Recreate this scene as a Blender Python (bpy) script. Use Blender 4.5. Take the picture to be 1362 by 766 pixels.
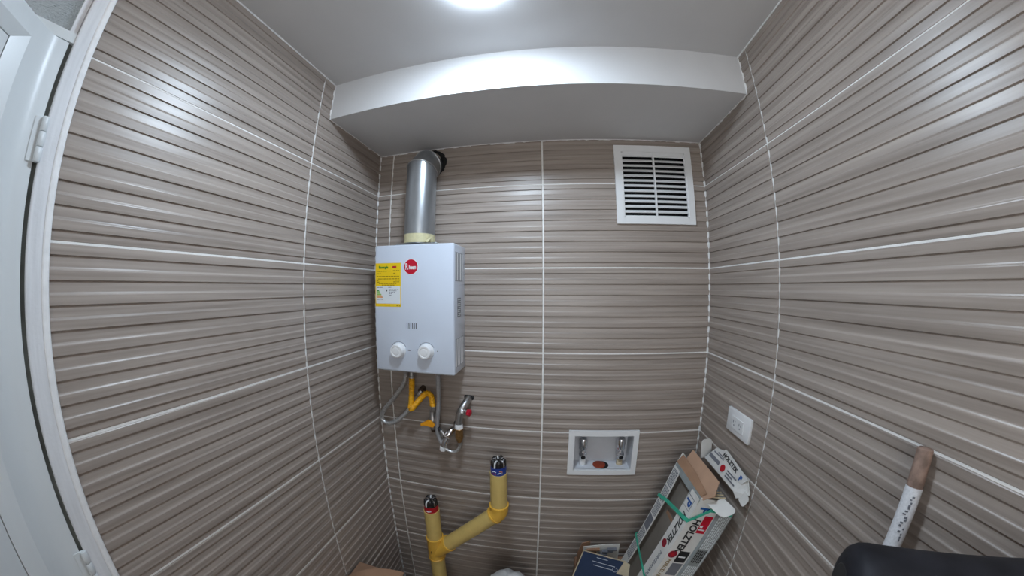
import bpy, bmesh, math, random
from mathutils import Vector, Matrix

# ------------------------------------------------------------------ reset
for o in list(bpy.data.objects):
    bpy.data.objects.remove(o)
scene = bpy.context.scene
COL = scene.collection
random.seed(7)
ZF = 1.90            # floor lies at z = 0; shapes below are written with z = 0 at the topmost grout joint, 1.90 m up

# ------------------------------------------------------------------ camera: ultra-wide fisheye lens
cd = bpy.data.cameras.new('camera')
cam = bpy.data.objects.new('camera', cd)
COL.objects.link(cam)
scene.camera = cam
cd.type = 'PANO'
cd.sensor_fit = 'HORIZONTAL'
cd.sensor_width = 36.0
cd.sensor_height = 36.0 * 766 / 1362
cd.clip_start = 0.01
S_ = (1362 / 36.0) / 500.0
LENS = dict(panorama_type='FISHEYE_LENS_POLYNOMIAL', fisheye_fov=math.radians(220),
            fisheye_polynomial_k0=0.0, fisheye_polynomial_k1=-1.29848604 * S_,
            fisheye_polynomial_k2=0.0620013 * S_**2, fisheye_polynomial_k3=0.15916218 * S_**3,
            fisheye_polynomial_k4=-0.04513972 * S_**4)
for k_, v_ in LENS.items():
    for tgt in (getattr(cd, 'cycles', None), cd):
        try:
            setattr(tgt, k_, v_)
            break
        except Exception:
            pass
CR = ((0.990408244, -0.138169855, -0.000775164935),
      (0.138171454, 0.990404726, 0.00266997757),
      (0.000398816602, -0.00275147346, 0.999996135))      # columns: right, forward, up
M = Matrix(((CR[0][0], CR[0][2], -CR[0][1], 0.69299216),
            (CR[1][0], CR[1][2], -CR[1][1], -1.02306575),
            (CR[2][0], CR[2][2], -CR[2][1], -0.36692302 + ZF),
            (0, 0, 0, 1)))
cam.matrix_world = M

# ------------------------------------------------------------------ world, exposure
w = bpy.data.worlds.new('world')
scene.world = w
w.use_nodes = True
bg = w.node_tree.nodes['Background']
bg.inputs[0].default_value = (1.0, 0.985, 0.965, 1)
bg.inputs[1].default_value = 2.0
LAMP_STRENGTH = 114.0
vs = scene.view_settings
vs.view_transform = 'Standard'
vs.look = 'None'
vs.gamma = 1.0
vs.use_curve_mapping = False
vs.exposure = 0.46
try:
    scene.cycles.max_bounces = 10
    scene.cycles.diffuse_bounces = 6
    scene.cycles.caustics_reflective = False
    scene.cycles.caustics_refractive = False
except Exception:
    pass

# ------------------------------------------------------------------ materials
MATS = {}
def mat(name, col, rough=0.5, metal=0.0, var=0.0, scale=(20, 20, 20), bump=0.0, bscale=None, emit=None, trans=0.0, spec=0.5, coat=0.0, col2=None, alpha=1.0, detail=4, objvar=0.0, ior=1.45):
    if name in MATS:
        return MATS[name]
    m = bpy.data.materials.new(name)
    m.use_nodes = True
    nt = m.node_tree
    b = nt.nodes['Principled BSDF']
    b.inputs['Base Color'].default_value = (*col, 1)
    b.inputs['Roughness'].default_value = rough
    b.inputs['Metallic'].default_value = metal
    b.inputs['Specular IOR Level'].default_value = spec
    b.inputs['IOR'].default_value = ior
    b.inputs['Coat Weight'].default_value = coat
    if trans:
        b.inputs['Transmission Weight'].default_value = trans
    if alpha < 1:
        b.inputs['Alpha'].default_value = alpha
    if emit:
        b.inputs['Emission Color'].default_value = (*emit[0], 1)
        b.inputs['Emission Strength'].default_value = emit[1]
    if var or bump or col2:
        geo = nt.nodes.new('ShaderNodeNewGeometry')
        mp = nt.nodes.new('ShaderNodeMapping')
        mp.inputs['Scale'].default_value = scale
        nt.links.new(geo.outputs['Position'], mp.inputs['Vector'])
        n = nt.nodes.new('ShaderNodeTexNoise')
        n.inputs['Scale'].default_value = 1.0
        n.inputs['Detail'].default_value = detail
        nt.links.new(mp.outputs[0], n.inputs['Vector'])
        r = nt.nodes.new('ShaderNodeValToRGB')
        c2 = col2 if col2 else tuple(min(1, c * (1 + var)) for c in col)
        c1 = tuple(c * (1 - var) for c in col) if not col2 else col
        r.color_ramp.elements[0].position = 0.3
        r.color_ramp.elements[1].position = 0.7
        r.color_ramp.elements[0].color = (*c1, 1)
        r.color_ramp.elements[1].color = (*c2, 1)
        nt.links.new(n.outputs[0], r.inputs[0])
        out = r.outputs[0]
        if objvar:
            oi = nt.nodes.new('ShaderNodeObjectInfo')
            mr = nt.nodes.new('ShaderNodeMapRange')
            mr.inputs['To Min'].default_value = 1 - objvar
            mr.inputs['To Max'].default_value = 1 + objvar
            nt.links.new(oi.outputs['Random'], mr.inputs['Value'])
            vm = nt.nodes.new('ShaderNodeVectorMath')
            vm.operation = 'SCALE'
            nt.links.new(out, vm.inputs[0])
            nt.links.new(mr.outputs[0], vm.inputs['Scale'])
            out = vm.outputs[0]
        nt.links.new(out, b.inputs['Base Color'])
        if bump:
            bp = nt.nodes.new('ShaderNodeBump')
            bp.inputs['Strength'].default_value = bump
            bp.inputs['Distance'].default_value = 0.002
            src = n.outputs[0]
            if bscale:
                n2 = nt.nodes.new('ShaderNodeTexNoise')
                n2.inputs['Scale'].default_value = bscale
                nt.links.new(geo.outputs['Position'], n2.inputs['Vector'])
                src = n2.outputs[0]
            nt.links.new(src, bp.inputs['Height'])
            nt.links.new(bp.outputs[0], b.inputs['Normal'])
    MATS[name] = m
    return m

TILE = mat('taupe_wood_look_glaze', (0.250, 0.210, 0.182), rough=0.34, scale=(2.2, 2.2, 90), col2=(0.40, 0.345, 0.305), detail=5, objvar=0.05, spec=0.5)
GROUT = mat('white_grout', (0.80, 0.79, 0.77), rough=0.8, var=0.06, scale=(60, 60, 60))
PAINT = mat('white_ceiling_paint', (0.62, 0.62, 0.625), rough=0.75, var=0.02, scale=(8, 8, 8))
CAULK = mat('white_caulk', (0.82, 0.82, 0.82), rough=0.6, var=0.05, scale=(80, 80, 80))
DOORP = mat('white_gloss_door_paint', (0.66, 0.69, 0.70), rough=0.32, var=0.02, scale=(30, 30, 6), bump=0.05, bscale=90)
JAMBP = mat('brushed_white_frame_paint', (0.70, 0.71, 0.73), rough=0.5, var=0.08, scale=(120, 120, 8), bump=0.25, bscale=140)
FLOORM = mat('grey_floor_tile', (0.25, 0.24, 0.23), rough=0.4, var=0.1, scale=(6, 6, 6))
WALLP = mat('white_wall_paint', (0.72, 0.72, 0.71), rough=0.8, var=0.02, scale=(5, 5, 5))
DARK = mat('dark_cavity', (0.012, 0.012, 0.013), rough=0.9, var=0.2)
GAP = mat('dark_gap', (0.16, 0.17, 0.155), rough=0.9, var=0.3)
ENAMEL = mat('white_enamel', (0.62, 0.68, 0.78), rough=0.28, var=0.01, scale=(15, 15, 15), coat=0.3)
PLASTICW = mat('white_plastic', (0.78, 0.79, 0.80), rough=0.35, var=0.015, scale=(30, 30, 30))
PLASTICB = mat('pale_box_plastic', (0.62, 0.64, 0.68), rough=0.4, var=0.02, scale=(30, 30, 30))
STEEL = mat('brushed_steel', (0.50, 0.50, 0.50), rough=0.38, metal=1, var=0.15, scale=(200, 200, 60))
BRAID = mat('braided_steel_hose', (0.26, 0.26, 0.26), rough=0.28, metal=0.65, col2=(0.80, 0.80, 0.80), scale=(420, 420, 420), bump=0.2)
CHROME = mat('chrome', (0.8, 0.8, 0.82), rough=0.12, metal=1, var=0.03, scale=(50, 50, 50))
GALV = mat('galvanised_sheet', (0.42, 0.45, 0.48), rough=0.30, metal=0.85, var=0.12, scale=(35, 35, 12), bump=0.04)
TAPE = mat('masking_tape', (0.62, 0.58, 0.36), rough=0.6, var=0.08, scale=(90, 90, 90))
PVC = mat('yellow_pvc', (0.66, 0.49, 0.17), rough=0.38, var=0.06, scale=(30, 30, 30))
PVC2 = mat('orange_yellow_pvc', (0.78, 0.46, 0.07), rough=0.34, var=0.05, scale=(30, 30, 30))
GASY = mat('yellow_gas_hose', (0.80, 0.40, 0.01), rough=0.45, var=0.2, scale=(150, 150, 150))
ORANGE = mat('orange_handle', (0.80, 0.33, 0.01), rough=0.4, var=0.05)
REDP = mat('red_handle', (0.45, 0.01, 0.03), rough=0.4, var=0.05)
BRASS = mat('aged_brass', (0.38, 0.22, 0.09), rough=0.4, metal=0.8, var=0.25, scale=(120, 120, 120))
DBRASS = mat('dark_brass', (0.10, 0.07, 0.05), rough=0.5, metal=0.6, var=0.3, scale=(120, 120, 120))
BLACK = mat('black_rubber', (0.015, 0.015, 0.017), rough=0.55, var=0.15, scale=(40, 40, 40))
TUBEB = mat('black_tube_fabric', (0.015, 0.015, 0.019), spec=0.25, rough=0.6, var=0.35, scale=(25, 25, 60), bump=0.15)
RUST = mat('rusty_cap', (0.25, 0.035, 0.012), rough=0.6, var=0.2, scale=(90, 90, 90))
LYELL = mat('sticker_yellow', (0.85, 0.58, 0.01), rough=0.45, var=0.02)
LWHITE = mat('sticker_white', (0.72, 0.76, 0.78), rough=0.45, var=0.02)
INK = mat('printed_ink', (0.03, 0.03, 0.03), rough=0.5, var=0.1)
INKG = mat('grey_ink', (0.18, 0.19, 0.22), rough=0.5, var=0.1)
INKY = mat('brown_ink', (0.22, 0.13, 0.0), rough=0.5, var=0.1)
GREENI = mat('green_ink', (0.03, 0.22, 0.03), rough=0.5, var=0.1)
LGREEN = mat('light_green_ink', (0.25, 0.5, 0.08), rough=0.5, var=0.1)
ORANGEI = mat('orange_ink', (0.75, 0.28, 0.05), rough=0.5, var=0.1)
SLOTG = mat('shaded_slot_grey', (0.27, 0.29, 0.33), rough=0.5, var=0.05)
LOGORED = mat('logo_red', (0.55, 0.005, 0.03), rough=0.4, var=0.03)
WHITEI = mat('white_ink', (0.85, 0.86, 0.88), rough=0.4, var=0.02)
BLUEI = mat('blue_ink', (0.02, 0.09, 0.32), rough=0.5, var=0.1)
CARTONW = mat('white_carton', (0.72, 0.715, 0.69), rough=0.7, var=0.06, scale=(25, 25, 25))
CARTONT = mat('grey_teal_carton', (0.30, 0.33, 0.33), rough=0.65, var=0.12, scale=(40, 40, 40))
KRAFT = mat('kraft_cardboard', (0.36, 0.21, 0.13), rough=0.8, var=0.10, scale=(15, 15, 15))
KRAFTL = mat('kraft_light', (0.48, 0.30, 0.20), rough=0.8, var=0.08, scale=(15, 15, 15))
TAN = mat('tan_cardboard', (0.50, 0.42, 0.29), rough=0.8, var=0.08, scale=(30, 30, 30))
BLUEC = mat('blue_printed_carton', (0.020, 0.036, 0.080), rough=0.5, var=0.15, scale=(20, 20, 20))
PLANK = mat('wood_look_plank', (0.20, 0.175, 0.15), rough=0.4, scale=(9, 9, 9), col2=(0.28, 0.25, 0.215), detail=6)
STRAP = mat('green_strap', (0.05, 0.46, 0.31), rough=0.45, var=0.2, scale=(60, 60, 60))
BAG = mat('white_plastic_bag', (0.55, 0.56, 0.56), rough=0.35, var=0.08, scale=(30, 30, 30), bump=0.4)
STICKW = mat('white_handle_sleeve', (0.66, 0.66, 0.68), rough=0.5, var=0.12, scale=(260, 260, 260))
STICKB = mat('worn_brown_wood', (0.28, 0.19, 0.15), rough=0.7, var=0.35, scale=(90, 90, 60))
PETM = mat('clear_pet', (0.75, 0.78, 0.8), rough=0.05, var=0.02, trans=0.85)
COLA = mat('dark_liquid_plastic', (0.02, 0.018, 0.018), rough=0.12, var=0.5, scale=(60, 60, 60))
LABR = mat('red_bottle_label', (0.45, 0.01, 0.02), rough=0.35, var=0.1)
LABD = mat('dark_red_print', (0.28, 0.012, 0.03), rough=0.5, var=0.1)
LABB = mat('blue_bottle_label', (0.02, 0.05, 0.28), rough=0.35, var=0.1)
GLASS = mat('textured_transom_glass', (0.20, 0.23, 0.25), rough=0.12, trans=0.6, var=0.03, bump=1.0, bscale=320)
LAMPM = mat('lamp_diffuser', (0.9, 0.92, 0.95), rough=0.4, emit=((0.71, 0.85, 1.0), LAMP_STRENGTH))

# ------------------------------------------------------------------ geometry helpers
class G:
    def __init__(s):
        s.bm = bmesh.new()
    def box(s, x0, x1, y0, y1, z0, z1, bev=0.0, seg=2):
        v = [s.bm.verts.new((x, y, z)) for z in (z0, z1) for y in (y0, y1) for x in (x0, x1)]
        f = [(0, 2, 3, 1), (4, 5, 7, 6), (0, 1, 5, 4), (2, 6, 7, 3), (0, 4, 6, 2), (1, 3, 7, 5)]
        fs = [s.bm.faces.new([v[i] for i in q]) for q in f]
        if bev:
            es = list({e for q in fs for e in q.edges})
            bmesh.ops.bevel(s.bm, geom=es, offset=bev, segments=seg, profile=0.5, affect='EDGES')
        return s
    def obox(s, o, ax, ay, az, dx, dy, dz, bev=0.0):
        """box from corner o along unit axes"""
        o = Vector(o); ax, ay, az = Vector(ax) * dx, Vector(ay) * dy, Vector(az) * dz
        v = [s.bm.verts.new(o + ax * i + ay * j + az * k) for k in (0, 1) for j in (0, 1) for i in (0, 1)]
        f = [(0, 2, 3, 1), (4, 5, 7, 6), (0, 1, 5, 4), (2, 6, 7, 3), (0, 4, 6, 2), (1, 3, 7, 5)]
        fs = [s.bm.faces.new([v[i] for i in q]) for q in f]
        if bev:
            es = list({e for q in fs for e in q.edges})
            bmesh.ops.bevel(s.bm, geom=es, offset=bev, segments=2, profile=0.5, affect='EDGES')
        return s
    def rings(s, rings, cap0=True, cap1=True, closed=True):
        R = [[s.bm.verts.new(p) for p in r] for r in rings]
        n = len(R[0])
        for a, b in zip(R, R[1:]):
            for i in range(n if closed else n - 1):
                j = (i + 1) % n
                s.bm.faces.new((a[i], a[j], b[j], b[i]))
        if cap0: s.bm.faces.new(list(reversed(R[0])))
        if cap1: s.bm.faces.new(R[-1])
        return s
    def lathe(s, p0, d, prof, n=24, cap0=True, cap1=True):
        """prof: (t along d, radius)"""
        p0 = Vector(p0); d = Vector(d).normalized()
        u = d.orthogonal().normalized(); v = d.cross(u)
        rr = []
        for t, r in prof:
            c = p0 + d * t
            rr.append([c + (u * math.cos(2 * math.pi * i / n) + v * math.sin(2 * math.pi * i / n)) * max(r, 1e-5) for i in range(n)])
        return s.rings(rr, cap0, cap1)
    def cyl(s, p0, p1, r, r1=None, n=24):
        p0, p1 = Vector(p0), Vector(p1)
        return s.lathe(p0, p1 - p0, [(0, r), ((p1 - p0).length, r if r1 is None else r1)], n)
    def tube(s, pts, r, n=10, sub=8, smooth=True, cap=True):
        P = [Vector(p) for p in pts]
        if smooth and len(P) > 2:
            Q = []
            for i in range(len(P) - 1):
                a = P[i - 1] if i else P[0] * 2 - P[1]
                b, c = P[i], P[i + 1]
                d = P[i + 2] if i + 2 < len(P) else P[-1] * 2 - P[-2]
                for k in range(sub):
                    t = k / sub
                    Q.append(0.5 * ((2 * b) + (c - a) * t + (2 * a - 5 * b + 4 * c - d) * t * t + (3 * b - a - 3 * c + d) * t ** 3))
            Q.append(P[-1])
            P = Q
        rr = []
        u = None
        L = 0.0
        for i, p in enumerate(P):
            t = (P[min(i + 1, len(P) - 1)] - P[max(i - 1, 0)]).normalized()
            if i: L += (p - P[i - 1]).length
            u = t.orthogonal().normalized() if u is None else (u - t * u.dot(t)).normalized()
            v = t.cross(u)
            rad = r(L, i) if callable(r) else r
            rr.append([p + (u * math.cos(2 * math.pi * k / n) + v * math.sin(2 * math.pi * k / n)) * rad for k in range(n)])
        return s.rings(rr, cap, cap)
    def prism(s, pts, vec):
        """polygon pts extruded by vec"""
        vec = Vector(vec)
        a = [Vector(p) for p in pts]
        return s.rings([a, [p + vec for p in a]])
    def build(s, name, m, parent=None, smooth=False, angle=40):
        bmesh.ops.recalc_face_normals(s.bm, faces=s.bm.faces)
        me = bpy.data.meshes.new(name)
        vs_ = [v.co for v in s.bm.verts]
        c = Vector(((min(v.x for v in vs_) + max(v.x for v in vs_)) / 2, (min(v.y for v in vs_) + max(v.y for v in vs_)) / 2, min(v.z for v in vs_)))
        bmesh.ops.translate(s.bm, verts=s.bm.verts, vec=-c)
        if smooth:
            ca = math.radians(angle)
            for f in s.bm.faces: f.smooth = True
            for e in s.bm.edges:
                if len(e.link_faces) == 2 and e.calc_face_angle(0) > ca: e.smooth = False
        s.bm.to_mesh(me); s.bm.free()
        me.materials.append(m)
        o = bpy.data.objects.new(name, me)
        COL.objects.link(o)
        place(o, c + Vector((0, 0, ZF)), parent)
        return o

WPOS = {}
def place(o, wp, parent=None):
    WPOS[o.name] = Vector(wp)
    if parent is not None:
        o.parent = parent
        o.location = Vector(wp) - WPOS[parent.name]
    else:
        o.location = wp
def tag(o, label=None, cat=None, group=None, kind=None):
    if label: o['label'] = label
    if cat: o['category'] = cat
    if group: o['group'] = group
    if kind: o['kind'] = kind
    return o
def thing(name, loc, label, cat, group=None, kind=None):
    o = bpy.data.objects.new(name, None)
    o.empty_display_size = 0.05
    COL.objects.link(o)
    place(o, Vector(loc) + Vector((0, 0, ZF)))
    return tag(o, label, cat, group, kind)

def text(name, body, o, xdir, ydir, size, m, parent, off=0.0, shear=0.0, sx=1.0, depth=0.0004, align='CENTER'):
    """flat lettering: baseline centre o, reading direction xdir, letter-up ydir"""
    cu = bpy.data.curves.new(name, 'FONT')
    cu.body = body; cu.size = size; cu.offset = off; cu.shear = shear
    cu.align_x = align; cu.align_y = 'CENTER'; cu.extrude = depth; cu.resolution_u = 3
    t = bpy.data.objects.new(name + '_tmp', cu)
    COL.objects.link(t)
    dg = bpy.context.evaluated_depsgraph_get()
    me = bpy.data.meshes.new_from_object(t.evaluated_get(dg))
    bpy.data.objects.remove(t)
    X = Vector(xdir).normalized(); Y = Vector(ydir).normalized(); Zv = X.cross(Y)
    mm = Matrix((X * sx, Y, Zv)).transposed()
    for v in me.vertices: v.co = mm @ v.co
    me.materials.clear(); me.materials.append(m)
    me.name = name
    ob = bpy.data.objects.new(name, me)
    COL.objects.link(ob)
    place(ob, Vector(o) + Vector((0, 0, ZF)), parent)
    return ob

# ------------------------------------------------------------------ room dimensions (metres)
XR = 1.2625            # right wall
YF = -1.75             # wall behind the camera
ZC = 0.302             # ceiling
ZB = 0.172             # underside of beam
YB = -0.325            # front of beam
ZFL = -1.90            # floor
V0, V1 = 0.064, 0.6615
L1, LE = -0.3734, -0.945
R1 = -0.3615
VENT = (0.925, 1.205, -0.14, 0.14)
WBOX = (0.772, 1.012, -1.065, -0.898)

# ------------------------------------------------------------------ tiles
H = 0.30; GW = 0.0036; GV = 0.0050; OUT = 0.0058
def profile():
    """(v from tile bottom, height off the wall) of the ribbed face"""
    pts = [(0.0, -0.002), (0.0, 0.0006), (0.0014, 0.0016)]
    P = H / 8
    rec = 0.0024
    full = H - GW
    seq = []
    for k in range(8):
        t0 = k * P
        seq += [(t0 + (0.0014 if k == 0 else 0.0022), OUT), (t0 + 0.0165, OUT), (t0 + 0.0174, rec)]
        if k: seq += [(t0 + 0.0008, OUT - 0.0004)]
        if k < 7: seq += [(t0 + P - 0.0028, rec + 0.0011), (t0 + P - 0.0009, rec + 0.0018)]
    seq.sort(key=lambda q: q[0])
    out = []
    for t, d in reversed(seq):
        out.append((full - t, d))
    pts += [p for p in out if p[0] > 0.004]
    pts += [(full, OUT - 0.0012), (full, -0.002)]
    pts[2] = (0.0014, rec)
    return pts
PROF = profile()
def clip_prof(v0, v1):
    res = []
    def at(v):
        body = PROF[1:-1]
        for (a, da), (b, db) in zip(body, body[1:]):
            if a <= v <= b:
                return da if b - a < 1e-9 else da + (db - da) * (v - a) / (b - a)
        return 0.001
    full = H - GW
    lo_full, hi_full = v0 <= 1e-6, v1 >= full - 1e-6
    if lo_full: res.append(PROF[0])
    else: res += [(v0, -0.002), (v0, at(v0))]
    for p in PROF[1:-1]:
        if (p[0] > v0 or lo_full) and (p[0] < v1 or hi_full): res.append(p)
    if hi_full: res.append(PROF[-1])
    else: res += [(v1, at(v1)), (v1, -0.002)]
    return res
TILE_CACHE = {}
def tile_mesh(wd, v0, v1, holes=()):
    key = (round(wd, 4), round(v0, 4), round(v1, 4), tuple(tuple(round(q, 4) for q in h) for h in holes))
    if key in TILE_CACHE: return TILE_CACHE[key]
    # split in rectangles round the holes
    rects = [(0.0, wd, v0, v1)]
    for (a, b, c, d) in holes:
        new = []
        for (x0, x1, y0, y1) in rects:
            if b <= x0 or a >= x1 or d <= y0 or c >= y1:
                new.append((x0, x1, y0, y1)); continue
            if a > x0: new.append((x0, a, y0, y1))
            if b < x1: new.append((b, x1, y0, y1))
            if c > y0: new.append((max(a, x0), min(b, x1), y0, c))
            if d < y1: new.append((max(a, x0), min(b, x1), d, y1))
        rects = new
    verts, faces = [], []
    for (x0, x1, y0, y1) in rects:
        pr = clip_prof(y0, y1)
        e0 = 0.0012 if x0 < 1e-6 else 0.0
        e1 = 0.0012 if x1 > wd - 1e-6 else 0.0
        st = [(x0, 1)] + ([(x0 + e0, 0)] if e0 else []) + ([(x1 - e1, 0)] if e1 else []) + [(x1, 1)]
        base = len(verts)
        for x, low in st:
            for (v, d) in pr:
                dd = d if not low else (min(d, 0.0014) if (x < 1e-6 or x > wd - 1e-6) else d)
                verts.append((x, -max(dd, -0.002), v))
        n = len(pr)
        for i in range(len(st) - 1):
            for j in range(n - 1):
                a = base + i * n + j
                faces.append((a, a + n, a + n + 1, a + 1))
        faces.append(tuple(base + j for j in range(n)))
        faces.append(tuple(base + (len(st) - 1) * n + j for j in reversed(range(n))))
    me = bpy.data.meshes.new('tile')
    me.from_pydata(verts, [], faces)
    me.update()
    me.materials.append(TILE)
    TILE_CACHE[key] = me
    return me
def put_tile(wall, side, u0, u1, row_z, z0=None, z1=None, holes=()):
    """u0<u1 along the wall in world coordinates; row_z = lower joint of the row"""
    wd = u1 - u0 - GV
    lo = row_z + GW / 2
    v0 = 0.0 if z0 is None else max(0.0, z0 - lo)
    v1 = H - GW if z1 is None else min(H - GW, z1 - lo)
    if side == 'back': hs = [(a - u0 - GV / 2, b - u0 - GV / 2, c - lo, d - lo) for a, b, c, d in holes]
    elif side == 'left': hs = [(a - u0 - GV / 2, b - u0 - GV / 2, c - lo, d - lo) for a, b, c, d in holes]
    else: hs = [(u1 - GV / 2 - b, u1 - GV / 2 - a, c - lo, d - lo) for a, b, c, d in holes]
    me = tile_mesh(wd, v0, v1, hs)
    o = bpy.data.objects.new('tile', me)
    COL.objects.link(o)
    if side == 'back': p = (u0 + GV / 2, 0, lo); rz = 0
    elif side == 'left': p = (0, u0 + GV / 2, lo); rz = math.pi / 2
    else: p = (XR, u1 - GV / 2, lo); rz = -math.pi / 2
    place(o, Vector(p) + Vector((0, 0, ZF)), wall)
    o.rotation_euler = (0, 0, rz)
    return o

def slab(name, rects, label, m=GROUT):
    g = G()
    for r in rects: g.box(*r)
    o = g.build(name, m)
    return tag(o, label, kind='structure')
TH = 0.14
wall_back = slab('wall_back', [
    (-TH, VENT[0], -0.0016, TH, -0.14, ZC), (VENT[1], XR + TH, -0.0016, TH, -0.14, ZC), (VENT[0], VENT[1], -0.0016, TH, VENT[3], ZC),
    (-TH, XR + TH, -0.0016, TH, WBOX[3], -0.14), (-TH, WBOX[0], -0.0016, TH, WBOX[2], WBOX[3]), (WBOX[1], XR + TH, -0.0016, TH, WBOX[2], WBOX[3]),
    (-TH, XR + TH, -0.0016, TH, ZFL, WBOX[2])], 'back wall of ribbed taupe tiles with white grout')
wall_left = slab('wall_left', [(-TH, 0.0016, LE + 0.004, 0.0005, ZFL, ZC), (-TH, 0.0016, YF, -1.665, ZFL, ZC)], 'left wall of ribbed taupe tiles beside the white door')
wall_right = slab('wall_right', [(XR - 0.0016, XR + TH, YF, 0.0005, ZFL, ZC)], 'right wall of ribbed taupe tiles')
wall_front = slab('wall_front', [(-TH, 0.12, YF - 0.1, YF, ZFL, ZC), (1.15, XR + TH, YF - 0.1, YF, ZFL, ZC), (0.12, 1.15, YF - 0.1, YF, 0.12, ZC), (0.12, 1.15, YF - 0.1, YF, ZFL, -0.95)], 'plain white wall behind the camera with an unseen opening added for daylight', WALLP)  # unseen opening, added and sized to let world light into the upper room
floor = slab('floor', [(-0.9, XR + TH, YF - 0.1, TH, ZFL - 0.1, ZFL)], 'grey floor', FLOORM)
ceiling = slab('ceiling', [(-TH, XR + TH, YF - 0.1, TH, ZC, ZC + 0.1)], 'white painted ceiling', PAINT)

rows = [0.0] + [-H * k for k in range(1, 7)] + [-2.1]
for rz in rows:
    z0 = ZFL if rz < ZFL else None
    for (a, b) in ((0.001, V0), (V0, V1), (V1, XR - 0.001)):
        hs = []
        for hb in (VENT, WBOX):
            if hb[0] < b and hb[1] > a and hb[2] < rz + H and hb[3] > rz: hs.append(hb)
        put_tile(wall_back, 'back', a, b, rz, z0, ZB if rz == 0.0 else None, hs)
    for (a, b) in ((L1, -0.005), (LE - 0.004, L1)):
        put_tile(wall_left, 'left', a, b, rz, z0, None, [(YB, 0.01, ZB, ZC + 0.05)] if rz == 0.0 and b > -0.1 else [])
    for (a, b) in ((R1, -0.005), (R1 - 0.6, R1), (R1 - 1.2, R1 - 0.6), (YF, R1 - 1.2)):
        put_tile(wall_right, 'right', a, b, rz, z0, None, [(YB, 0.01, ZB, ZC + 0.05)] if rz == 0.0 and b > -0.1 else [])

g = G(); g.box(-0.002, XR + 0.002, YB, 0.002, ZB, ZC)
tag(g.build('trim_1', PAINT), 'white painted beam boxed in under the ceiling', kind='structure')
# caulk beads
def bead(name, pts, r, label):
    g = G()
    P = []
    rnd = random.Random(name)
    for a, b in zip(pts, pts[1:]):
        a, b = Vector(a), Vector(b)
        n = max(2, int((b - a).length / 0.012))
        for i in range(n):
            P.append(a.lerp(b, i / n))
    P.append(Vector(pts[-1]))
    g.tube(P, lambda L, i: r * rnd.uniform(0.75, 1.25), n=6, smooth=False)
    return tag(g.build(name, CAULK), label, kind='structure')
bead('trim_2', [(0.004, LE, ZC), (0.004, YB, ZC), (0.004, YB, ZB), (0.004, -0.004, ZB), (XR / 2, -0.004, ZB), (XR - 0.004, -0.004, ZB), (XR - 0.004, YB, ZB), (XR - 0.004, YB, ZC), (XR - 0.004, -1.6, ZC)], 0.0032, 'white caulk bead where tiles meet ceiling and beam')
bead('trim_3', [(0.003, -0.003, ZB), (0.003, -0.003, ZFL)], 0.0046, 'white caulk bead down the left corner')
bead('trim_4', [(XR - 0.003, -0.003, ZB), (XR - 0.003, -0.003, ZFL)], 0.0046, 'white caulk bead down the right corner')

# ------------------------------------------------------------------ door in the left wall
YJ = -0.973
g = G(); g.box(-TH, 0.0075, YJ, LE + 0.002, ZFL, ZC, bev=0.003)
jamb = tag(g.build('trim_5', JAMBP), 'white painted door frame post beside the tiles', kind='structure')
g = G(); g.box(0.0, 0.010, LE - 0.006, LE + 0.005, ZFL, ZC, bev=0.003)
g.build('filler_bead', CAULK, jamb)
g = G(); g.box(-0.06, 0.0030, -1.665, YJ, 0.0095, 0.027)
tag(g.build('trim_6', DOORP), 'white rail between the door and the glass above', kind='structure')
g = G(); g.box(-TH, 0.0075, -1.70, -1.665, ZFL, ZC, bev=0.003)
tag(g.build('trim_7', JAMBP), 'white painted door frame post behind the camera', kind='structure')
g = G(); g.box(-0.022, -0.018, -1.665, YJ, 0.027, ZC)
win = tag(g.build('window_1', GLASS), 'textured grey glass pane above the door', kind='structure')
g = G(); g.box(-0.018, -0.004, YJ - 0.012, YJ - 0.001, 0.027, ZC)
g.build('glazing_strip', JAMBP, win)
# leaf, standing open at 45 degrees: plan outline extruded upward
B = Vector((0.0045, -1.0085)); D = Vector((0.70711, -0.70711)); N = Vector((0.70711, 0.70711))
def lp(s, n=0.0): q = B + D * s + N * n; return (q.x, q.y)
WL = 0.66
door = thing('door_1', (0.0, YJ, ZFL), 'white panelled door standing open at the left', 'door', kind='structure')
del door['category']
P0, P1 = 0.0344, 0.0611     # panel recess outer / inner edge measured along the leaf
ZT, ZO, ZI = 0.008, -0.022, -0.041
DEP = -0.009
def vstrip(name, plan, z0, z1, m=DOORP, smooth=False):
    g = G(); g.prism([(x, y, z0) for x, y in plan], (0, 0, z1 - z0)); return g.build(name, m, door, smooth=smooth, angle=60)
curve = [(0.0012, -0.9795), (0.0026, -0.992)]
for i in range(7):
    t = i / 6.0
    a = Vector((0.0030, -0.995)); c = Vector(lp(0.022)); b = B + Vector((-0.001, 0.001))
    q = a * (1 - t) ** 2 + b * 2 * t * (1 - t) + c * t * t
    curve.append((q.x, q.y))
back_ = [lp(P0, -0.030), lp(0.0, -0.030), (-0.028, -1.000), (-0.028, -0.9795)]
vstrip('hinge_stile', curve + [lp(P0)] + back_, ZFL + 0.01, ZT, smooth=True)
vstrip('lock_stile', [lp(WL - P0), lp(WL), lp(WL, -0.03), lp(WL - P0, -0.03)], ZFL + 0.01, ZT)
mid = -1.05
for (za, zb, nm) in ((ZO, ZT, 'top_rail'), (mid - 0.06, mid + 0.06, 'middle_rail'), (ZFL + 0.01, ZFL + 0.09, 'bottom_rail')):
    vstrip(nm, [lp(P0), lp(WL - P0), lp(WL - P0, -0.03), lp(P0, -0.03)], za, zb)
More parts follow.
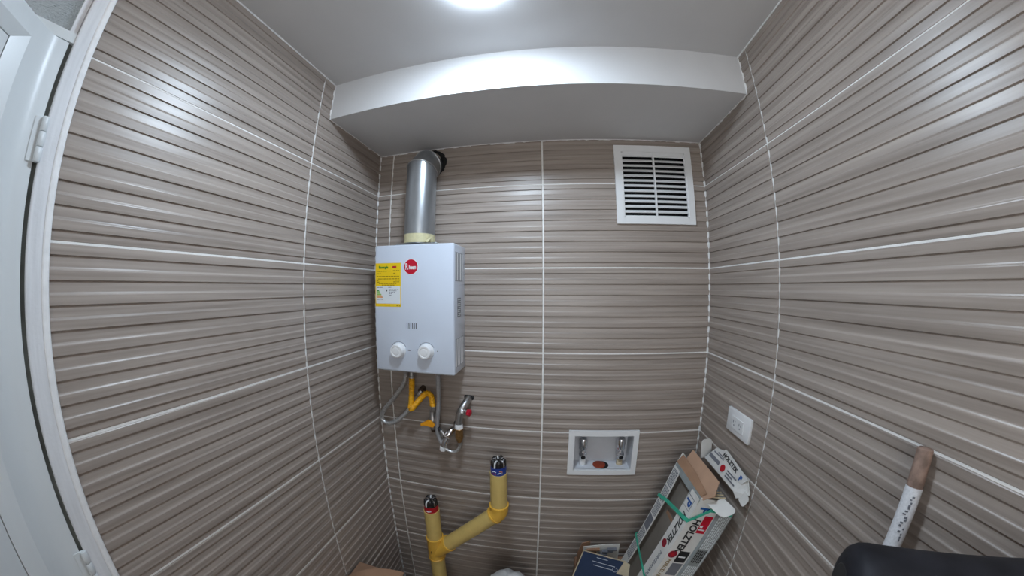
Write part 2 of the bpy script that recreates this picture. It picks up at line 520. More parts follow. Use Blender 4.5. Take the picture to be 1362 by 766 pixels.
for (z1, z0) in ((ZO, mid + 0.06), (mid - 0.06, ZFL + 0.09)):
    # sloped moulding round a flat field
    g = G()
    dd = P1 - P0; dz = 0.019
    def q(s, n, z): x, y = lp(s, n); return Vector((x, y, z))
    o_ = [q(P0, 0, z1), q(WL - P0, 0, z1), q(WL - P0, 0, z0), q(P0, 0, z0)]
    i_ = [q(P0 + dd, DEP, z1 - dz), q(WL - P0 - dd, DEP, z1 - dz), q(WL - P0 - dd, DEP, z0 + dz), q(P0 + dd, DEP, z0 + dz)]
    ob_ = [q(P0, -0.028, z1), q(WL - P0, -0.028, z1), q(WL - P0, -0.028, z0), q(P0, -0.028, z0)]
    ib_ = [q(P0 + dd, -0.028, z1 - dz), q(WL - P0 - dd, -0.028, z1 - dz), q(WL - P0 - dd, -0.028, z0 + dz), q(P0 + dd, -0.028, z0 + dz)]
    V = [[g.bm.verts.new(p) for p in L_] for L_ in (o_, i_, ib_, ob_)]
    for a in range(4):
        for b in range(4):
            c = (b + 1) % 4
            g.bm.faces.new((V[a][b], V[a][c], V[(a + 1) % 4][c], V[(a + 1) % 4][b]))
    g.build('moulding', DOORP, door)
    g = G()
    e = 0.0016
    f0 = [q(P0 + dd + e, DEP - 0.0005, z1 - dz - e), q(WL - P0 - dd - e, DEP - 0.0005, z1 - dz - e), q(WL - P0 - dd - e, DEP - 0.0005, z0 + dz + e), q(P0 + dd + e, DEP - 0.0005, z0 + dz + e)]
    off = Vector((N.x, N.y, 0)) * -0.016
    g.rings([f0, [p + off for p in f0]])
    g.build('panel', DOORP, door)
def hinge(zc):
    g = G()
    for k in range(3):
        z = zc - 0.035 + k * 0.0235
        g.lathe((0.0075, -0.9752, z), (0, 0, 1), [(0, 0.0045), (0.001, 0.0052), (0.0215, 0.0052), (0.0225, 0.0045)], 12)
    g.box(0.0015, 0.004, -0.990, -0.960, zc - 0.034, zc + 0.034)
    g.build('hinge', DOORP, door, smooth=True)
for zc in (-0.155, -0.815, -1.55): hinge(zc)
g = G(); g.box(-0.045, -0.004, YJ - 0.0062, YJ + 0.0005, ZFL + 0.01, 0.0085)
g.build('hinge_gap', GAP, door)  # dark block standing in for the shade inside the hinge gap

# ------------------------------------------------------------------ ceiling lamp
lx, ly, lr = 0.552, -0.588, 0.076
lamp = thing('ceiling_lamp', (lx, ly, ZC), 'round white glowing lamp on the ceiling', 'lamp')
g = G(); g.lathe((lx, ly, ZC), (0, 0, -1), [(0, lr - 0.008), (0.006, lr - 0.008), (0.0065, lr - 0.012)], 40)
g.build('lamp_base', PLASTICW, lamp, smooth=True)
g = G(); g.lathe((lx, ly, ZC - 0.0068), (0, 0, -1), [(0, lr - 0.003)] + [(0.010 * math.sin(a), (lr - 0.003) * math.cos(a)) for a in [0.15 * k for k in range(1, 11)]], 40)
g.build('diffuser', LAMPM, lamp, smooth=True)

# ------------------------------------------------------------------ gas water heater
HX0, HX1, HY0, HY1, HZ0, HZ1 = 0.081, 0.378, -0.125, -0.004, -0.660, -0.222
heater = thing('water_heater', ((HX0 + HX1) / 2, -0.06, HZ0), 'white gas water heater box hung on the back wall', 'water heater')
g = G(); g.box(HX0, HX1, HY0, HY1, HZ0, HZ1, bev=0.006, seg=3)
g.build('casing', ENAMEL, heater, smooth=True, angle=50)
FY = HY0
def sheet(name, x0, x1, z0, z1, m, parent, y=FY, t=0.0005):
    g = G(); g.box(x0, x1, y - t, y, z0, z1); return g.build(name, m, parent)
stk = tag(sheet('energy_sticker', 0.0855, 0.1865, -0.434, -0.284, LYELL, heater), 'yellow energy rating sticker')
sheet('white_field', 0.0885, 0.1845, -0.4235, -0.3635, LWHITE, stk, FY - 0.0004)
text('sticker_title', 'Energía', (0.118, FY - 0.0008, -0.2985), (1, 0, 0), (0, 0, 1), 0.0125, GREENI, stk, off=0.0004, sx=1.05)
sheet('flag_mark', 0.154, 0.169, -0.301, -0.2945, REDP, stk, FY - 0.0004)
rnd = random.Random(3)
def dashes(name, x0, x1, z, h, m, parent, y=FY - 0.0004, gap=0.0022, lo=0.003, hi=0.011):
    g = G(); x = x0
    while x < x1 - 0.002:
        e = min(x1, x + rnd.uniform(lo, hi)); g.box(x, e, y - 0.0004, y, z - h / 2, z + h / 2); x = e + gap
    return g.build(name, m, parent)
for z, a, b in ((-0.3120, 0.090, 0.131), (-0.3120, 0.138, 0.148), (-0.3105, 0.156, 0.180), (-0.3205, 0.090, 0.108), (-0.3195, 0.158, 0.165),
                (-0.3300, 0.091, 0.180), (-0.3385, 0.096, 0.181), (-0.3435, 0.165, 0.182), (-0.3440, 0.091, 0.100), (-0.3495, 0.091, 0.104), (-0.3490, 0.158, 0.181),
                (-0.3545, 0.100, 0.172), (-0.3600, 0.112, 0.162), (-0.4285, 0.122, 0.146), (-0.4305, 0.170, 0.184)):
    dashes('print_line', a, b, z, 0.0022, INKY, stk)
for z, a, b in ((-0.3680, 0.092, 0.117), (-0.3675, 0.138, 0.153), (-0.3750, 0.142, 0.178), (-0.3795, 0.142, 0.170), (-0.3845, 0.142, 0.164), (-0.3890, 0.142, 0.152), (-0.3945, 0.142, 0.150), (-0.4090, 0.092, 0.119)):
    dashes('print_line', a, b, z, 0.0020, INKG, stk, y=FY - 0.0008)
for i, (m_, L_) in enumerate(((GREENI, 0.007), (LGREEN, 0.010), (LGREEN, 0.013), (LGREEN, 0.016), (ORANGEI, 0.019), (ORANGEI, 0.022))):
    z = -0.3765 - i * 0.0046
    g = G(); g.prism([(0.0925, FY - 0.0008, z), (0.0925 + L_, FY - 0.0008, z), (0.0925 + L_ + 0.002, FY - 0.0008, z - 0.0019), (0.0925 + L_, FY - 0.0008, z - 0.0038), (0.0925, FY - 0.0008, z - 0.0038)], (0, -0.0004, 0))
    g.build('rating_bar', m_, stk)
sheet('rating_letter', 0.1300, 0.1335, -0.3815, -0.3745, INK, stk, FY - 0.0008)
# round red badge
bd = G(); bd.lathe((0.2245, FY, -0.2985), (0, -1, 0), [(0, 0.0268), (0.0004, 0.0268), (0.0005, 0.0262)], 40)
ring_ = bd.build('badge_rim', WHITEI, heater)
bd = G(); bd.lathe((0.2245, FY - 0.0003, -0.2985), (0, -1, 0), [(0, 0.0250), (0.0005, 0.0250)], 40)
badge = tag(bd.build('badge', LOGORED, heater), 'round red badge with white lettering')
text('badge_lettering', 'R', (0.2090, FY - 0.0012, -0.2985), (1, 0, 0), (0, 0, 1), 0.030, WHITEI, badge, off=0.0005, sx=0.60)
text('badge_lettering', 'heem', (0.2308, FY - 0.0012, -0.3005), (1, 0, 0), (0, 0, 1), 0.0195, WHITEI, badge, off=0.0007, sx=0.60)
for i in range(6):
    x = 0.2085 + i * 0.0067
    sheet('indicator_slot', x, x + 0.0024, -0.5075, -0.4870, INK, heater)
for kx, kz, nm in ((0.1755, -0.5835, 'left'), (0.2795, -0.5815, 'right')):
    g = G(); g.lathe((kx, FY, kz), (0, -1, 0), [(0, 0.0270), (0.004, 0.0265), (0.005, 0.0250), (0.019, 0.0235), (0.0225, 0.0215), (0.0230, 0.0165), (0.0215, 0.0155), (0.0215, 0.0)], 32, cap1=False)
    kn = g.build('control_knob', PLASTICW, heater, smooth=True, angle=30)
    g = G(); g.lathe((kx, FY - 0.0213, kz), (0, -1, 0), [(0, 0.0125), (0.0012, 0.0120), (0.0014, 0.0110)], 28)
    g.build('knob_cap', PLASTICW, kn, smooth=True, angle=30)
    g = G(); g.tube([(kx + 0.0300 * math.cos(a), FY - 0.0002, kz + 0.0300 * math.sin(a)) for a in [0.45 + 0.15 * i for i in range(16)]], 0.0006, n=4, smooth=False)
    g.build('dial_arc', INK, heater)
    sheet('dial_mark', kx + (0.0345 if nm == 'left' else 0.038), kx + (0.044 if nm == 'left' else 0.041), kz + 0.0005, kz + 0.0035, INK, heater)
sheet('dial_mark', 0.2795 - 0.036, 0.2795 - 0.032, -0.580, -0.577, INK, heater)
for z0, z1 in ((-0.345, -0.252), (-0.634, -0.541)):
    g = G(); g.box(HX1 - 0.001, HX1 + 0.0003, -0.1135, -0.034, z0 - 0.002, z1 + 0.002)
    pan = g.build('louvre_recess', SLOTG, heater)  # flush sheet; shade between the louvres is put into its grey
    for i in range(5):
        y = -0.1110 + i * 0.0165
        g = G(); g.prism([(HX1, y, z0), (HX1 + 0.0014, y + 0.0052, z0), (HX1, y + 0.0058, z0)], (0, 0, z1 - z0))
        g.build('louvre', WHITEI, pan)
g = G(); g.box(HX1, HX1 + 0.0006, -0.091, -0.055, -0.467, -0.403); sl = g.build('rating_plate', INKG, heater)
for i in range(9):
    z = -0.408 - i * 0.0067
    g = G(); yy = -0.088
    while yy < -0.060:
        e = min(-0.058, yy + rnd.uniform(0.003, 0.010)); g.box(HX1 + 0.0004, HX1 + 0.0009, yy, e, z - 0.0028, z); yy = e + 0.003
    g.build('print_line', LWHITE, sl)
g = G(); g.box(HX0 + 0.02, HX1 - 0.02, -0.110, -0.010, HZ0 - 0.004, HZ0 + 0.004); g.build('base_tray', STEEL, heater)
g = G(); g.box(HX0 + 0.075, HX1 - 0.068, -0.110, -0.010, HZ1 - 0.003, HZ1 + 0.007, bev=0.003); g.build('draught_hood', GALV, heater)

# ------------------------------------------------------------------ flue
fx, fy, fr = 0.2265, -0.0655, 0.0545
flue = thing('flue_pipe', (fx, fy, HZ1 + 0.007), 'galvanised flue pipe bending from the heater into the wall', 'flue pipe')
E0 = Vector((fx, fy, 0.062))
nrm = Vector((0.0, 0.38, 0.92)).normalized()
def circ(c, n_, r, k=36, ux=Vector((1, 0, 0))):
    v_ = n_.cross(ux).normalized(); u_ = v_.cross(n_).normalized()
    return [c + (u_ * math.cos(2 * math.pi * i / k) + v_ * math.sin(2 * math.pi * i / k)) * r for i in range(k)]
def oblique(c, ax, n_, r, k=36):
    """section of a cylinder (axis ax) by the plane through c with normal n_"""
    out = []
    for p in circ(c, ax, r, k):
        t = (c - p).dot(n_) / ax.dot(n_); out.append(p + ax * t)
    return out
UPZ = Vector((0, 0, 1))
a1 = UPZ
a2 = Vector((0.0, 0.70, 0.71)).normalized()
a3 = Vector((0.0, 1.0, 0.12)).normalized()
n12 = (a1 + a2).normalized(); n23 = (a2 + a3).normalized()
c12 = Vector((fx, fy, 0.058)); c23 = c12 + a2 * 0.052
g = G(); g.rings([circ(Vector((fx, fy, HZ1 + 0.006)), a1, fr), oblique(c12, a1, n12, fr)], True, False)
g.build('vertical_pipe', GALV, flue, smooth=True)
r12 = oblique(c12, a1, n12, fr + 0.0005)
g = G(); g.rings([[p for p in r12], oblique(c23, a2, n23, fr + 0.001), [p + a3 * 0.06 for p in oblique(c23, a2, n23, fr + 0.001)]], False, True)
g.build('elbow', GALV, flue, smooth=True, angle=30)
g = G(); pts = oblique(c12, a1, n12, fr + 0.0012); g.tube(pts + [pts[0]], 0.0019, n=6, smooth=False, cap=False); g.build('seam_ring', STEEL, flue, smooth=True)
pts = oblique(c23, a2, n23, fr + 0.0015); g = G(); g.tube(pts + [pts[0]], 0.0016, n=6, smooth=False, cap=False); g.build('seam_ring', STEEL, flue, smooth=True)
g = G(); rr = random.Random(5); k = 44
inn = [Vector((fx + (fr - 0.004) * math.cos(2 * math.pi * i / k), -0.0066, 0.112 + (fr - 0.004) * math.sin(2 * math.pi * i / k))) for i in range(k)]
outr = [Vector((fx + 0.006 + (fr + 0.011 + rr.uniform(-.003, .003)) * math.cos(2 * math.pi * i / k), -0.0066, 0.112 + (min(fr + 0.010, ZB - 0.112 - .002) + rr.uniform(-.003, .0)) * math.sin(2 * math.pi * i / k))) for i in range(k)]
g.rings([[p + Vector((0, 0.004, 0)) for p in outr], outr, inn], False, False); g.build('dark_wall_ring', DARK, flue)  # near-black ring painted in for the shaded wall hole around the flue
g = G(); g.lathe((fx, fy, HZ1 + 0.008), (0, 0, 1), [(0, fr + 0.0015), (0.031, fr + 0.0008), (0.0312, fr)], 36, False, False)
tp = g.build('tape_band', TAPE, flue, smooth=True)
g = G(); g.prism([(fx + 0.040, fy - fr * 0.78 - 0.002, HZ1 + 0.012), (fx + 0.054, fy - fr * 0.55 - 0.004, HZ1 + 0.030), (fx + 0.058, fy - fr * 0.4 - 0.006, HZ1 + 0.026), (fx + 0.048, fy - fr * 0.65 - 0.004, HZ1 + 0.007)], (0.001, -0.001, 0)); g.build('tape_end', TAPE, tp)

# ------------------------------------------------------------------ wall vent
vent = thing('vent_grille', (1.065, -0.006, -0.146), 'square white louvred vent high on the back wall', 'vent')
vx0, vx1, vz0, vz1 = 0.920, 1.2095, -0.146, 0.146
ix0, ix1, iz0, iz1 = 0.9455, 1.1865, -0.1225, 0.1205
g = G()
for (a, b, c, d) in ((vx0, vx1, iz1, vz1), (vx0, vx1, vz0, iz0), (vx0, ix0, iz0, iz1), (ix1, vx1, iz0, iz1)): g.box(a, b, -0.012, -0.002, c, d)
bmesh.ops.remove_doubles(g.bm, verts=g.bm.verts, dist=1e-5)
g.build('frame', PLASTICW, vent)
g = G(); 
for (a, b, c, d) in ((ix0, ix1, iz1 - 0.004, iz1 + 0.0005), (ix0, ix1, iz0 - 0.0005, iz0 + 0.004), (ix0 - 0.0005, ix0 + 0.004, iz0, iz1), (ix1 - 0.004, ix1 + 0.0005, iz0, iz1)): g.box(a, b, -0.0095, -0.003, c, d)
g.build('inner_lip', PLASTICW, vent)
for i in range(13):
    z = 0.1120 - i * 0.01895
    g = G()
    th = 0.0030
    o_ = Vector((ix0 + 0.002, -0.0085, z - 0.0105)); dn = Vector((0, 0.70, 0.714)).normalized(); nn = Vector((0, -0.714, 0.70))
    g.obox(o_, (1, 0, 0), dn, nn, ix1 - ix0 - 0.004, 0.0135 if i else 0.010, th)
    g.build('slat', PLASTICW, vent)
g = G(); g.box(ix0, ix1, -0.0085, -0.004, 0.1075, iz1); g.build('top_slat', PLASTICW, vent)
g = G(); g.box(1.0625, 1.0675, -0.0105, 0.0, iz0, iz1); g.build('mullion', PLASTICW, vent)
g = G(); g.box(VENT[0] + 0.001, VENT[1] - 0.001, 0.06, 0.065, VENT[2] + 0.001, VENT[3] - 0.001); g.build('dark_duct', DARK, vent)
g = G(); t_ = 0.002
for (a, b, c, d) in ((VENT[0], VENT[1], VENT[3] - t_, VENT[3]), (VENT[0], VENT[1], VENT[2], VENT[2] + t_), (VENT[0], VENT[0] + t_, VENT[2], VENT[3]), (VENT[1] - t_, VENT[1], VENT[2], VENT[3])): g.box(a, b, 0.0, 0.065, c, d)
g.build('duct_sleeve', DARK, vent)

# ------------------------------------------------------------------ washing machine outlet box
wb = thing('outlet_box', (0.891, 0.0, -1.075), 'white recessed washing machine outlet box with two chrome valves', 'outlet box')
ox0, ox1, oz0, oz1 = 0.7615, 1.0205, -1.075, -0.888
jx0, jx1, jz0, jz1 = 0.7835, 1.001, -1.055, -0.909
g = G()
for (a, b, c, d) in ((ox0, ox1, jz1, oz1), (ox0, ox1, oz0, jz0), (ox0, jx0, jz0, jz1), (jx1, ox1, jz0, jz1)): g.box(a, b, -0.011, 0.002, c, d)
bmesh.ops.remove_doubles(g.bm, verts=g.bm.verts, dist=1e-5)
g.build('flange', PLASTICW, wb)
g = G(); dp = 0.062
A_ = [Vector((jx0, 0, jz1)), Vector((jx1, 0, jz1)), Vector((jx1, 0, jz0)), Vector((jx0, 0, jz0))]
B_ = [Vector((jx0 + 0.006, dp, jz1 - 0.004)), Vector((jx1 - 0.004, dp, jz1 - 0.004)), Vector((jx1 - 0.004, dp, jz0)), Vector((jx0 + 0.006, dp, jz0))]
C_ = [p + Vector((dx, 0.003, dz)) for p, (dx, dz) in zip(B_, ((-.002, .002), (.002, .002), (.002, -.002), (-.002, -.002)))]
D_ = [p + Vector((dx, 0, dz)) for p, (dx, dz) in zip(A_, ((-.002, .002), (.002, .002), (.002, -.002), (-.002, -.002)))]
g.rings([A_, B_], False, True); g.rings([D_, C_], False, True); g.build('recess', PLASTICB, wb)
for vx, bm_ in ((0.8215, PLASTICW), (0.9665, TAN)):
    vy = 0.036
    g = G(); g.lathe((vx, vy, -1.0555), (0, 0, 1), [(0, 0.0125), (0.016 if bm_ is TAN else 0.026, 0.0115), (0.018 if bm_ is TAN else 0.028, 0.009)], 18); g.build('valve_base', bm_, wb, smooth=True)
    g = G(); g.lathe((vx, vy, -1.034), (0, 0, 1), [(0, 0.006), (0.008, 0.0085), (0.014, 0.0135), (0.023, 0.0160), (0.032, 0.0135), (0.038, 0.008), (0.046, 0.008)], 20)
    vb = g.build('valve_body', CHROME, wb, smooth=True)
    g = G(); g.cyl((vx, vy - 0.008, -1.010), (vx, vy - 0.022, -1.014), 0.0115, n=16); g.build('valve_outlet', CHROME, vb, smooth=True)
    g = G(); g.cyl((vx, vy - 0.0215, -1.0138), (vx, vy - 0.0226, -1.0142), 0.0090, n=16); g.build('outlet_hole', DARK, vb)
    g = G(); g.lathe((vx, vy, -0.990), (0, 0, 1), [(0, 0.0085), (0.003, 0.0150), (0.006, 0.0165), (0.042, 0.0165), (0.050, 0.0130), (0.055, 0.005)], 20); g.build('air_chamber', CHROME, wb, smooth=True)
g = G(); g.lathe((0.8970, 0.029, -1.0552), (0, 0, 1), [(0, 0.0265), (0.0006, 0.0265)], 28); g.build('drain_hole', DARK, wb)
g = G(); g.lathe((0.8865, 0.029, -1.0545), (0, 0, 1), [(0, 0.0245), (0.002, 0.0245), (0.003, 0.023)], 28); g.build('drain_cap', RUST, wb, smooth=True)

# ------------------------------------------------------------------ socket
sk = thing('power_socket', (XR, -0.245, -0.805), 'white double power socket plate on the right wall', 'socket')
g = G(); g.box(XR - 0.0135, XR - 0.003, -0.305, -0.1865, -0.8045, -0.7295, bev=0.003); g.build('plate', PLASTICW, sk, smooth=True)
g = G(); g.box(XR - 0.0155, XR - 0.012, -0.2755, -0.214, -0.788, -0.749, bev=0.001); ins = g.build('insert', PLASTICW, sk)
for yc in (-0.2295, -0.2600):
    for (dy, dz, hy, hz) in ((-0.0045, 0.004, 0.0012, 0.004), (0.0045, 0.004, 0.0012, 0.004), (0.0, -0.007, 0.002, 0.002)):
        g = G(); g.box(XR - 0.0160, XR - 0.0150, yc + dy - hy, yc + dy + hy, -0.768 + dz - hz, -0.768 + dz + hz); g.build('contact_slot', INKG, ins)

# ------------------------------------------------------------------ yellow drain pipes
PY = -0.115; PR = 0.0305
px1, px2 = 0.2530, 0.5195
drain = thing('drain_pipe', (px1, PY, ZFL), 'yellow plastic drain pipe forking up into two open ends', 'pipe')
def socket(name, p, d, L, r0=PR, parent=drain, m=PVC2):
    g = G(); g.lathe(p, d, [(0, r0 + 0.0005), (0.001, r0 + 0.0030), (L - 0.006, r0 + 0.0030), (L - 0.005, r0 + 0.0050), (L, r0 + 0.0050), (L, r0 + 0.0002)], 32)
    return g.build(name, m, parent, smooth=True, angle=30)
def hollow(name, p0, p1, r, parent, m=PVC):
    p0, p1 = Vector(p0), Vector(p1); L = (p1 - p0).length
    g = G(); g.lathe(p0, p1 - p0, [(0, r), (L - 0.0005, r), (L, r - 0.0006), (L, r - 0.0022), (L - 0.03, r - 0.0024)], 32)
    return g.build(name, m, parent, smooth=True, angle=40)
hollow('standpipe', (px1, PY, -1.372), (px1, PY, -1.222), PR, drain)
hollow('standpipe', (px2, PY, -1.160), (px2, PY, -1.008), PR, drain)
hollow('lower_pipe', (px1, PY, ZFL), (px1, PY, -1.46), PR, drain)
# wye
bdir = Vector((0.80, 0.0, 0.60)).normalized()
wy = Vector((px1, PY, -1.448))
g = G(); g.lathe((px1, PY, -1.482), (0, 0, 1), [(0, PR + 0.0005), (0, PR + 0.0050), (0.006, PR + 0.0050), (0.007, PR + 0.0030), (0.110, PR + 0.0030), (0.111, PR + 0.0050), (0.117, PR + 0.0050), (0.117, PR)], 32)
wye = g.build('wye_fitting', PVC2, drain, smooth=True, angle=30)
elb = Vector((px2, PY, -1.186))
dd = (elb - wy).normalized()
g = G(); g.lathe(wy, dd, [(0, PR + 0.0030), (0.078, PR + 0.0030), (0.079, PR + 0.0050), (0.085, PR + 0.0050), (0.085, PR)], 32); g.build('wye_branch', PVC2, wye, smooth=True, angle=30)
g = G(); g.box(px1 - 0.008, px1 - 0.005, PY - PR - 0.0040, PY - PR, -1.438, -1.422); g.build('moulded_mark', BLACK, wye)
g = G(); g.cyl(wy + dd * 0.07, elb - dd * 0.02, PR, n=32); g.build('sloping_pipe', PVC, drain, smooth=True)
# 45-degree elbow
a_lo = elb - dd * 0.024; a_hi = elb + Vector((0, 0, 0.034))
g = G()
pth = [a_lo, elb - dd * 0.010, elb + (Vector((0, 0, 1)) - dd) * 0.004, elb + Vector((0, 0, 0.012)), a_hi]
g.tube(pth, PR + 0.0030, n=32, sub=6); e_ = g.build('elbow_fitting', PVC2, drain, smooth=True)
g = G(); g.lathe(a_hi - Vector((0, 0, 0.004)), (0, 0, 1), [(0, PR + 0.0028), (0.001, PR + 0.0052), (0.007, PR + 0.0052), (0.007, PR)], 32); g.build('elbow_rim', PVC2, e_, smooth=True, angle=30)
g = G(); g.lathe(a_lo + dd * 0.004, -dd, [(0, PR + 0.0028), (0.001, PR + 0.0052), (0.007, PR + 0.0052), (0.007, PR)], 32); g.build('elbow_rim', PVC2, e_, smooth=True, angle=30)

# bottles pushed upside down into the pipe ends
def bottle(x, ztop, lab, labmat, label, marks):
    b_ = thing('plastic_bottle', (x, PY, ztop - 0.09), label, 'bottle')
    g = G(); n = 40; rr_ = []
    R0 = 0.0272
    prof = [(-0.085, 0.012), (-0.06, 0.024), (-0.03, R0), (0.034, R0), (0.042, R0 * 0.98), (0.048, R0 * 0.92), (0.0515, R0 * 0.80), (0.0525, R0 * 0.55), (0.048, R0 * 0.35), (0.045, R0 * 0.12)]
    for t, r in prof:
        ring = []
        for i in range(n):
            a = 2 * math.pi * i / n
            lobe = math.cos(5 * a)
            k_ = max(0.0, (t - 0.030) / 0.027)
            zz = ztop + t + (0.0045 * lobe * k_ if r > R0 * 0.3 else 0)
            rad = r * (1 + 0.06 * lobe * k_)
            ring.append(Vector((x + rad * math.cos(a), PY + rad * math.sin(a), zz)))
        rr_.append(ring)
    g.rings(rr_); g.build('bottle_base', COLA, b_, smooth=True, angle=50)
    for i in range(5):
        a0 = 2 * math.pi * (i + 0.5) / 5
        g = G(); pp = []
        for t, r in ((0.030, R0 * 1.0), (0.042, R0 * 0.97), (0.0485, R0 * 0.86), (0.0505, R0 * 0.56), (0.047, R0 * 0.30)):
            pp.append((x + r * math.cos(a0), PY + r * math.sin(a0), ztop + t))
        g.tube(pp, 0.0030, n=6); g.build('base_rib', PLASTICW if i % 2 else CHROME, b_, smooth=True)
    g = G(); g.lathe((x, PY, ztop - 0.01), (0, 0, 1), [(0, R0 + 0.0006), (lab, R0 + 0.0006)], 32, False, False); lb = g.build('bottle_label', labmat, b_, smooth=True)
    for (da, z, wd, m_) in marks:
        g = G(); pp = [(x + (R0 + 0.001) * math.cos(a), PY + (R0 + 0.001) * math.sin(a), ztop + z + 0.002 * math.sin(a * 9)) for a in [da + wd * i / 6 for i in range(7)]]
        g.tube(pp, 0.0013, n=5, smooth=False); g.build('label_mark', m_, lb)
    return b_
bottle(px1, -1.222, 0.036, LABR, 'upturned dark soda bottle with red label in the left yellow pipe', [(-1.9, 0.008, 0.7, WHITEI), (-1.7, 0.013, 0.4, WHITEI)])
bottle(px2, -1.008, 0.040, LABB, 'upturned dark soda bottle with blue label in the right yellow pipe', [(-2.3, 0.006, 0.6, LABR), (-1.5, 0.010, 0.6, WHITEI), (-1.3, 0.017, 0.4, ORANGEI), (-2.2, 0.015, 0.5, WHITEI)])

# ------------------------------------------------------------------ hoses and valves under the heater
wh = thing('braided_hose', (0.16, -0.06, HZ0), 'long braided steel hose looping left under the heater', 'hose')
pts = [(0.160, -0.055, -0.664), (0.159, -0.053, -0.692), (0.146, -0.052, -0.731), (0.103, -0.050, -0.787), (0.052, -0.048, -0.846), (0.033, -0.046, -0.884), (0.052, -0.045, -0.905), (0.089, -0.043, -0.898), (0.133, -0.035, -0.862), (0.167, -0.028, -0.818), (0.196, -0.020, -0.775), (0.203, -0.012, -0.762)]
g = G(); g.tube(pts, 0.0082, n=14); g.build('hose', BRAID, wh, smooth=True)
g = G(); g.lathe((0.160, -0.055, -0.690), (0, 0, 1), [(0, 0.0085), (0.010, 0.010), (0.027, 0.010)], 6); g.build('hose_nut', STEEL, wh)
g = G(); g.cyl((0.205, 0.0, -0.757), (0.202, -0.022, -0.764), 0.013, n=16); g.build('wall_fitting', DBRASS, wh, smooth=True)

gh = thing('gas_hose', (0.184, -0.06, HZ0), 'yellow corrugated gas hose bent in a zigzag under the heater', 'hose')
pts = [(0.185, -0.058, -0.702), (0.184, -0.060, -0.740), (0.181, -0.064, -0.795), (0.178, -0.066, -0.818), (0.187, -0.066, -0.815), (0.208, -0.064, -0.790), (0.232, -0.060, -0.763), (0.247, -0.058, -0.755), (0.259, -0.056, -0.765), (0.263, -0.055, -0.790), (0.263, -0.054, -0.805)]
g = G(); g.tube(pts, lambda L, i: 0.0104 + 0.0013 * math.sin(L * 2 * math.pi / 0.0062), n=12, sub=14); g.build('hose', GASY, gh, smooth=True, angle=60)
g = G(); g.lathe((0.185, -0.058, -0.706), (0, 0, 1), [(0, 0.010), (0.012, 0.010), (0.013, 0.007), (0.046, 0.007)], 12); g.build('hose_nut', STEEL, gh, smooth=True)
g = G(); g.lathe((0.263, -0.054, -0.826), (0, 0, 1), [(0, 0.009), (0.004, 0.0115), (0.018, 0.0115), (0.022, 0.009)], 6); g.build('hose_nut', STEEL, gh)

gv = thing('gas_valve', (0.260, -0.05, -0.895), 'brass gas valve with orange butterfly handle', 'valve')
g = G(); g.lathe((0.260, -0.054, -0.900), (0, 0, 1), [(0, 0.007), (0.004, 0.010), (0.022, 0.0105), (0.030, 0.013), (0.044, 0.013), (0.050, 0.010), (0.076, 0.010)], 18); g.build('valve_body', STEEL, gv, smooth=True)
g = G(); g.tube([(0.260, -0.054, -0.885), (0.259, -0.050, -0.904), (0.258, -0.030, -0.910), (0.258, 0.0, -0.910)], 0.0095, n=14); g.build('supply_elbow', DBRASS, gv, smooth=True)
g = G(); g.prism([(0.219, -0.078, -0.872), (0.238, -0.078, -0.861), (0.250, -0.080, -0.853), (0.262, -0.080, -0.856), (0.275, -0.078, -0.872), (0.270, -0.078, -0.880), (0.252, -0.080, -0.877), (0.236, -0.078, -0.876), (0.221, -0.078, -0.879)], (0, 0.010, 0)); g.build('butterfly_handle', ORANGE, gv)

ch = thing('grey_hose', (0.29, -0.06, HZ0), 'grey hose running straight down from the heater to the angle valve', 'hose')
pts = [(0.290, -0.058, -0.664), (0.2895, -0.058, -0.72), (0.288, -0.057, -0.79), (0.279, -0.056, -0.860), (0.276, -0.055, -0.905), (0.284, -0.055, -0.938), (0.296, -0.055, -0.957)]
g = G(); g.tube(pts, 0.0082, n=14); g.build('hose', mat('grey_hose_sheath', (0.36, 0.36, 0.37), rough=0.35, metal=0.4, var=0.12, scale=(300, 300, 300)), ch, smooth=True)
g = G(); g.lathe((0.290, -0.058, -0.686), (0, 0, 1), [(0, 0.009), (0.003, 0.0105), (0.024, 0.0105)], 6); g.build('hose_nut', STEEL, ch)

av = thing('angle_valve', (0.315, -0.03, -0.97), 'chrome angle valve joining the hoses below the heater', 'valve')
g = G(); g.tube([(0.341, 0.0, -0.893), (0.338, -0.022, -0.897), (0.322, -0.048, -0.910), (0.308, -0.056, -0.938), (0.299, -0.056, -0.962)], 0.0120, n=14); g.build('valve_body', CHROME, av, smooth=True)
g = G(); g.lathe((0.294, -0.056, -0.984), (0.15, 0, 1), [(0, 0.010), (0.003, 0.0125), (0.016, 0.0125), (0.019, 0.009)], 8); g.build('outlet_nut', PLASTICW, av)
g = G(); g.lathe((0.341, -0.001, -0.893), (0, -1, 0), [(0, 0.019), (0.003, 0.018), (0.006, 0.010)], 20); g.build('wall_flange', CHROME, av, smooth=True)
g = G()
for a_, b_ in (((0.294, -0.062, -0.896), (0.324, -0.062, -0.926)), ((0.302, -0.062, -0.921), (0.318, -0.062, -0.899))): g.tube([a_, ((a_[0] + b_[0]) / 2, -0.066, (a_[2] + b_[2]) / 2), b_], 0.0060, n=10)
g.build('cross_handle', CHROME, av, smooth=True)
g = G(); g.tube([(0.283, -0.058, -0.890), (0.290, -0.062, -0.893), (0.297, -0.062, -0.900)], 0.0055, n=10); g.build('handle_tip', BLACK, av, smooth=True)

